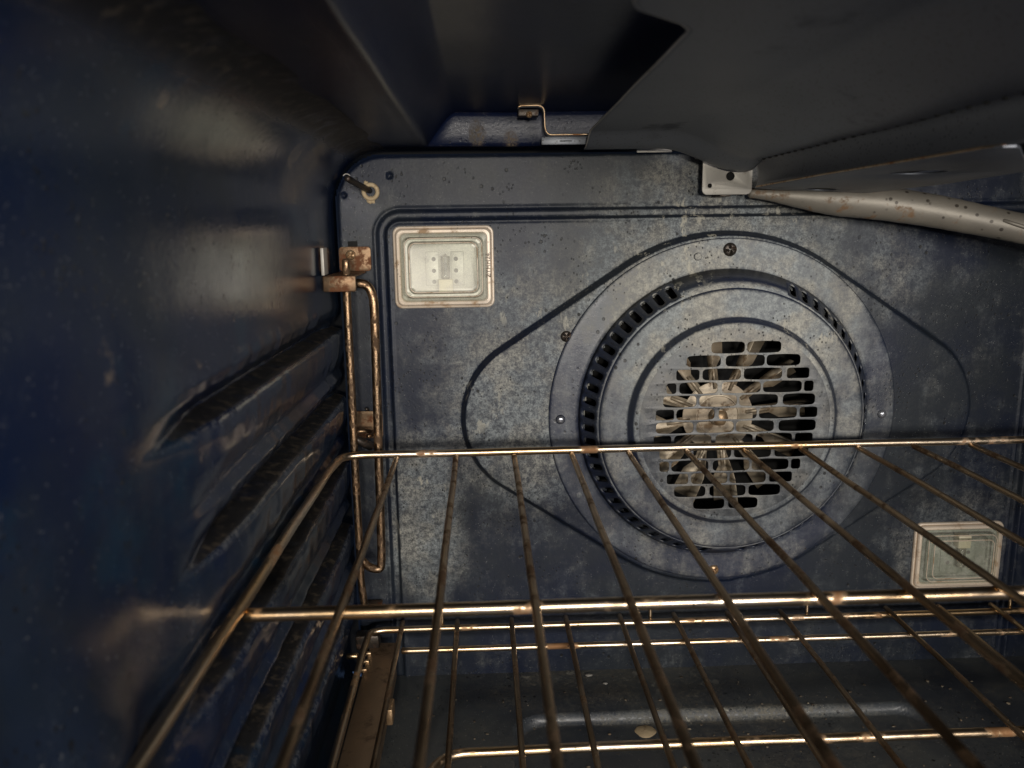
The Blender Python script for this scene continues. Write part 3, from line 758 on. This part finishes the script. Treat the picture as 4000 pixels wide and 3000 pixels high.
# steel bracket on the back wall that carries the hood
br = curve_plate('support_bracket', rrect(.1557, .0220, .1905, .0560, .0035), [circ(.1608, .0280, .0018, 24), circ(.1752, .0343, .0033, 28)], .0014, lambda u, v, h: (u, .5755 + h, v), M_bracket, None, bev=.0003)
tag(br, 'small bare steel plate with two round holes under the grey hood', 'bracket')
bm = bmesh.new(); box(bm, (.1575, .5785, .0240), (.1890, .5795, .0478), .0003); bobj('bracket_hole_shade', bm, M_black, br)  # black sheet added behind the plate as painted shade for its holes
bm = bmesh.new(); box(bm, (.1557, .5765, .0480), (.1905, .5990, .0495), .0004); bobj('bracket_web', bm, M_bracket, br)
bm = bmesh.new(); box(bm, (.1690, .5763, .0205), (.1765, .5990, .0218), .0003); bobj('bracket_tongue', bm, M_screw, br)
bm = bmesh.new(); box(bm, (.1109, .5860, .0520), (.1360, .5874, .0560), .0004); tag(bobj('metal_strip', bm, M_bracket, None), 'pale thin metal strip peeping out under the rear edge of the grey hood', 'metal strip')

# burner tube
t = thing('burner_tube', 'pale speckled metal tube running right from beneath the grey hood', 'burner tube', (.25, .55, .018))
tube_obj('tube_body', fillet([(.192, .5820, .0228), (.243, .5780, .0188), (.301, .5670, .0118), (.367, .540, -.0050), (.460, .490, -.032)], .03, 10),
         lambda q: .0035 + .0080*S(q/.24) - .0018*S((q-.35)/.3), M_tube, t, seg=28, wob=.0003, step=.004)
tube_obj('pinched_seam', [(.350, .5370, .0010), (.372, .5250, -.0080), (.46, .478, -.033)], .0014, M_tube, t, seg=10)

# ------------------------------------------------------------------ dried splatters on the floor
def splat(x, y, r, mat, label):
    bm = bmesh.new(); n = 22; z = floor_z(x, y) + .0003
    cen = bm.verts.new((x, y, z + .0004)); ring = []
    for k in range(n):
        a = 2*PI*k/n; rr = r*(1 + .25*mnoise.noise(Vector((math.cos(a)*1.5, math.sin(a)*1.5, x*50))))
        ring.append((x + rr*1.2*math.cos(a), y + rr*math.sin(a)))
    o_ = [bm.verts.new((u, v, floor_z(u, v) + .0001)) for u, v in ring]; i_ = [bm.verts.new((x+(u-x)*.85, y+(v-y)*.85, floor_z(u, v) + .0006)) for u, v in ring]
    for k in range(n):
        bm.faces.new((o_[k], o_[(k+1) % n], i_[(k+1) % n], i_[k])); bm.faces.new((i_[k], i_[(k+1) % n], cen))
    tag(bobj('food_stain', bm, mat, None, ang=80), label, 'stain', 'dried food stains on the oven floor')
splat(.1130, .5265, .0070, M_beige, 'largest beige oval food stain on the oven floor below the bright ridge')
splat(.0790, .5920, .0024, M_bracket, 'small pale food stain against the foot of the back wall')
splat(.0560, .4560, .0032, M_beige, 'beige food stain on the floor nearest the bottom edge')
splat(.0905, .5790, .0016, M_bracket, 'tiny pale food spot on the floor just in front of the back wall')

bm = bmesh.new()
for k in range(190):
    x = random.uniform(-.06, .43); y = random.triangular(.36, .598, .56); r = random.uniform(.0003, .0011) * (1.5 if random.random() < .06 else 1)
    z = floor_z(x, y); v = bmesh.ops.create_icosphere(bm, subdivisions=1, radius=r)['verts']
    sx, sy = random.uniform(.7, 1.6), random.uniform(.7, 1.3)
    for q in v: q.co = Vector((x + q.co.x*sx*(1+random.uniform(-.3, .3)), y + q.co.y*sy, z + r*.3 + q.co.z*.5))
M_crumb = metal('pale_crumbs', (.30, .26, .19), (.16, .11, .065), (.04, .028, .018), .7, rough=.8, scale=120, metallic=0)
o = bobj('crumbs', bm, M_crumb, None, ang=30); o['label'] = 'scattered crumbs and burnt flakes lying on the oven floor'; o['category'] = 'crumbs'; o['kind'] = 'stuff'
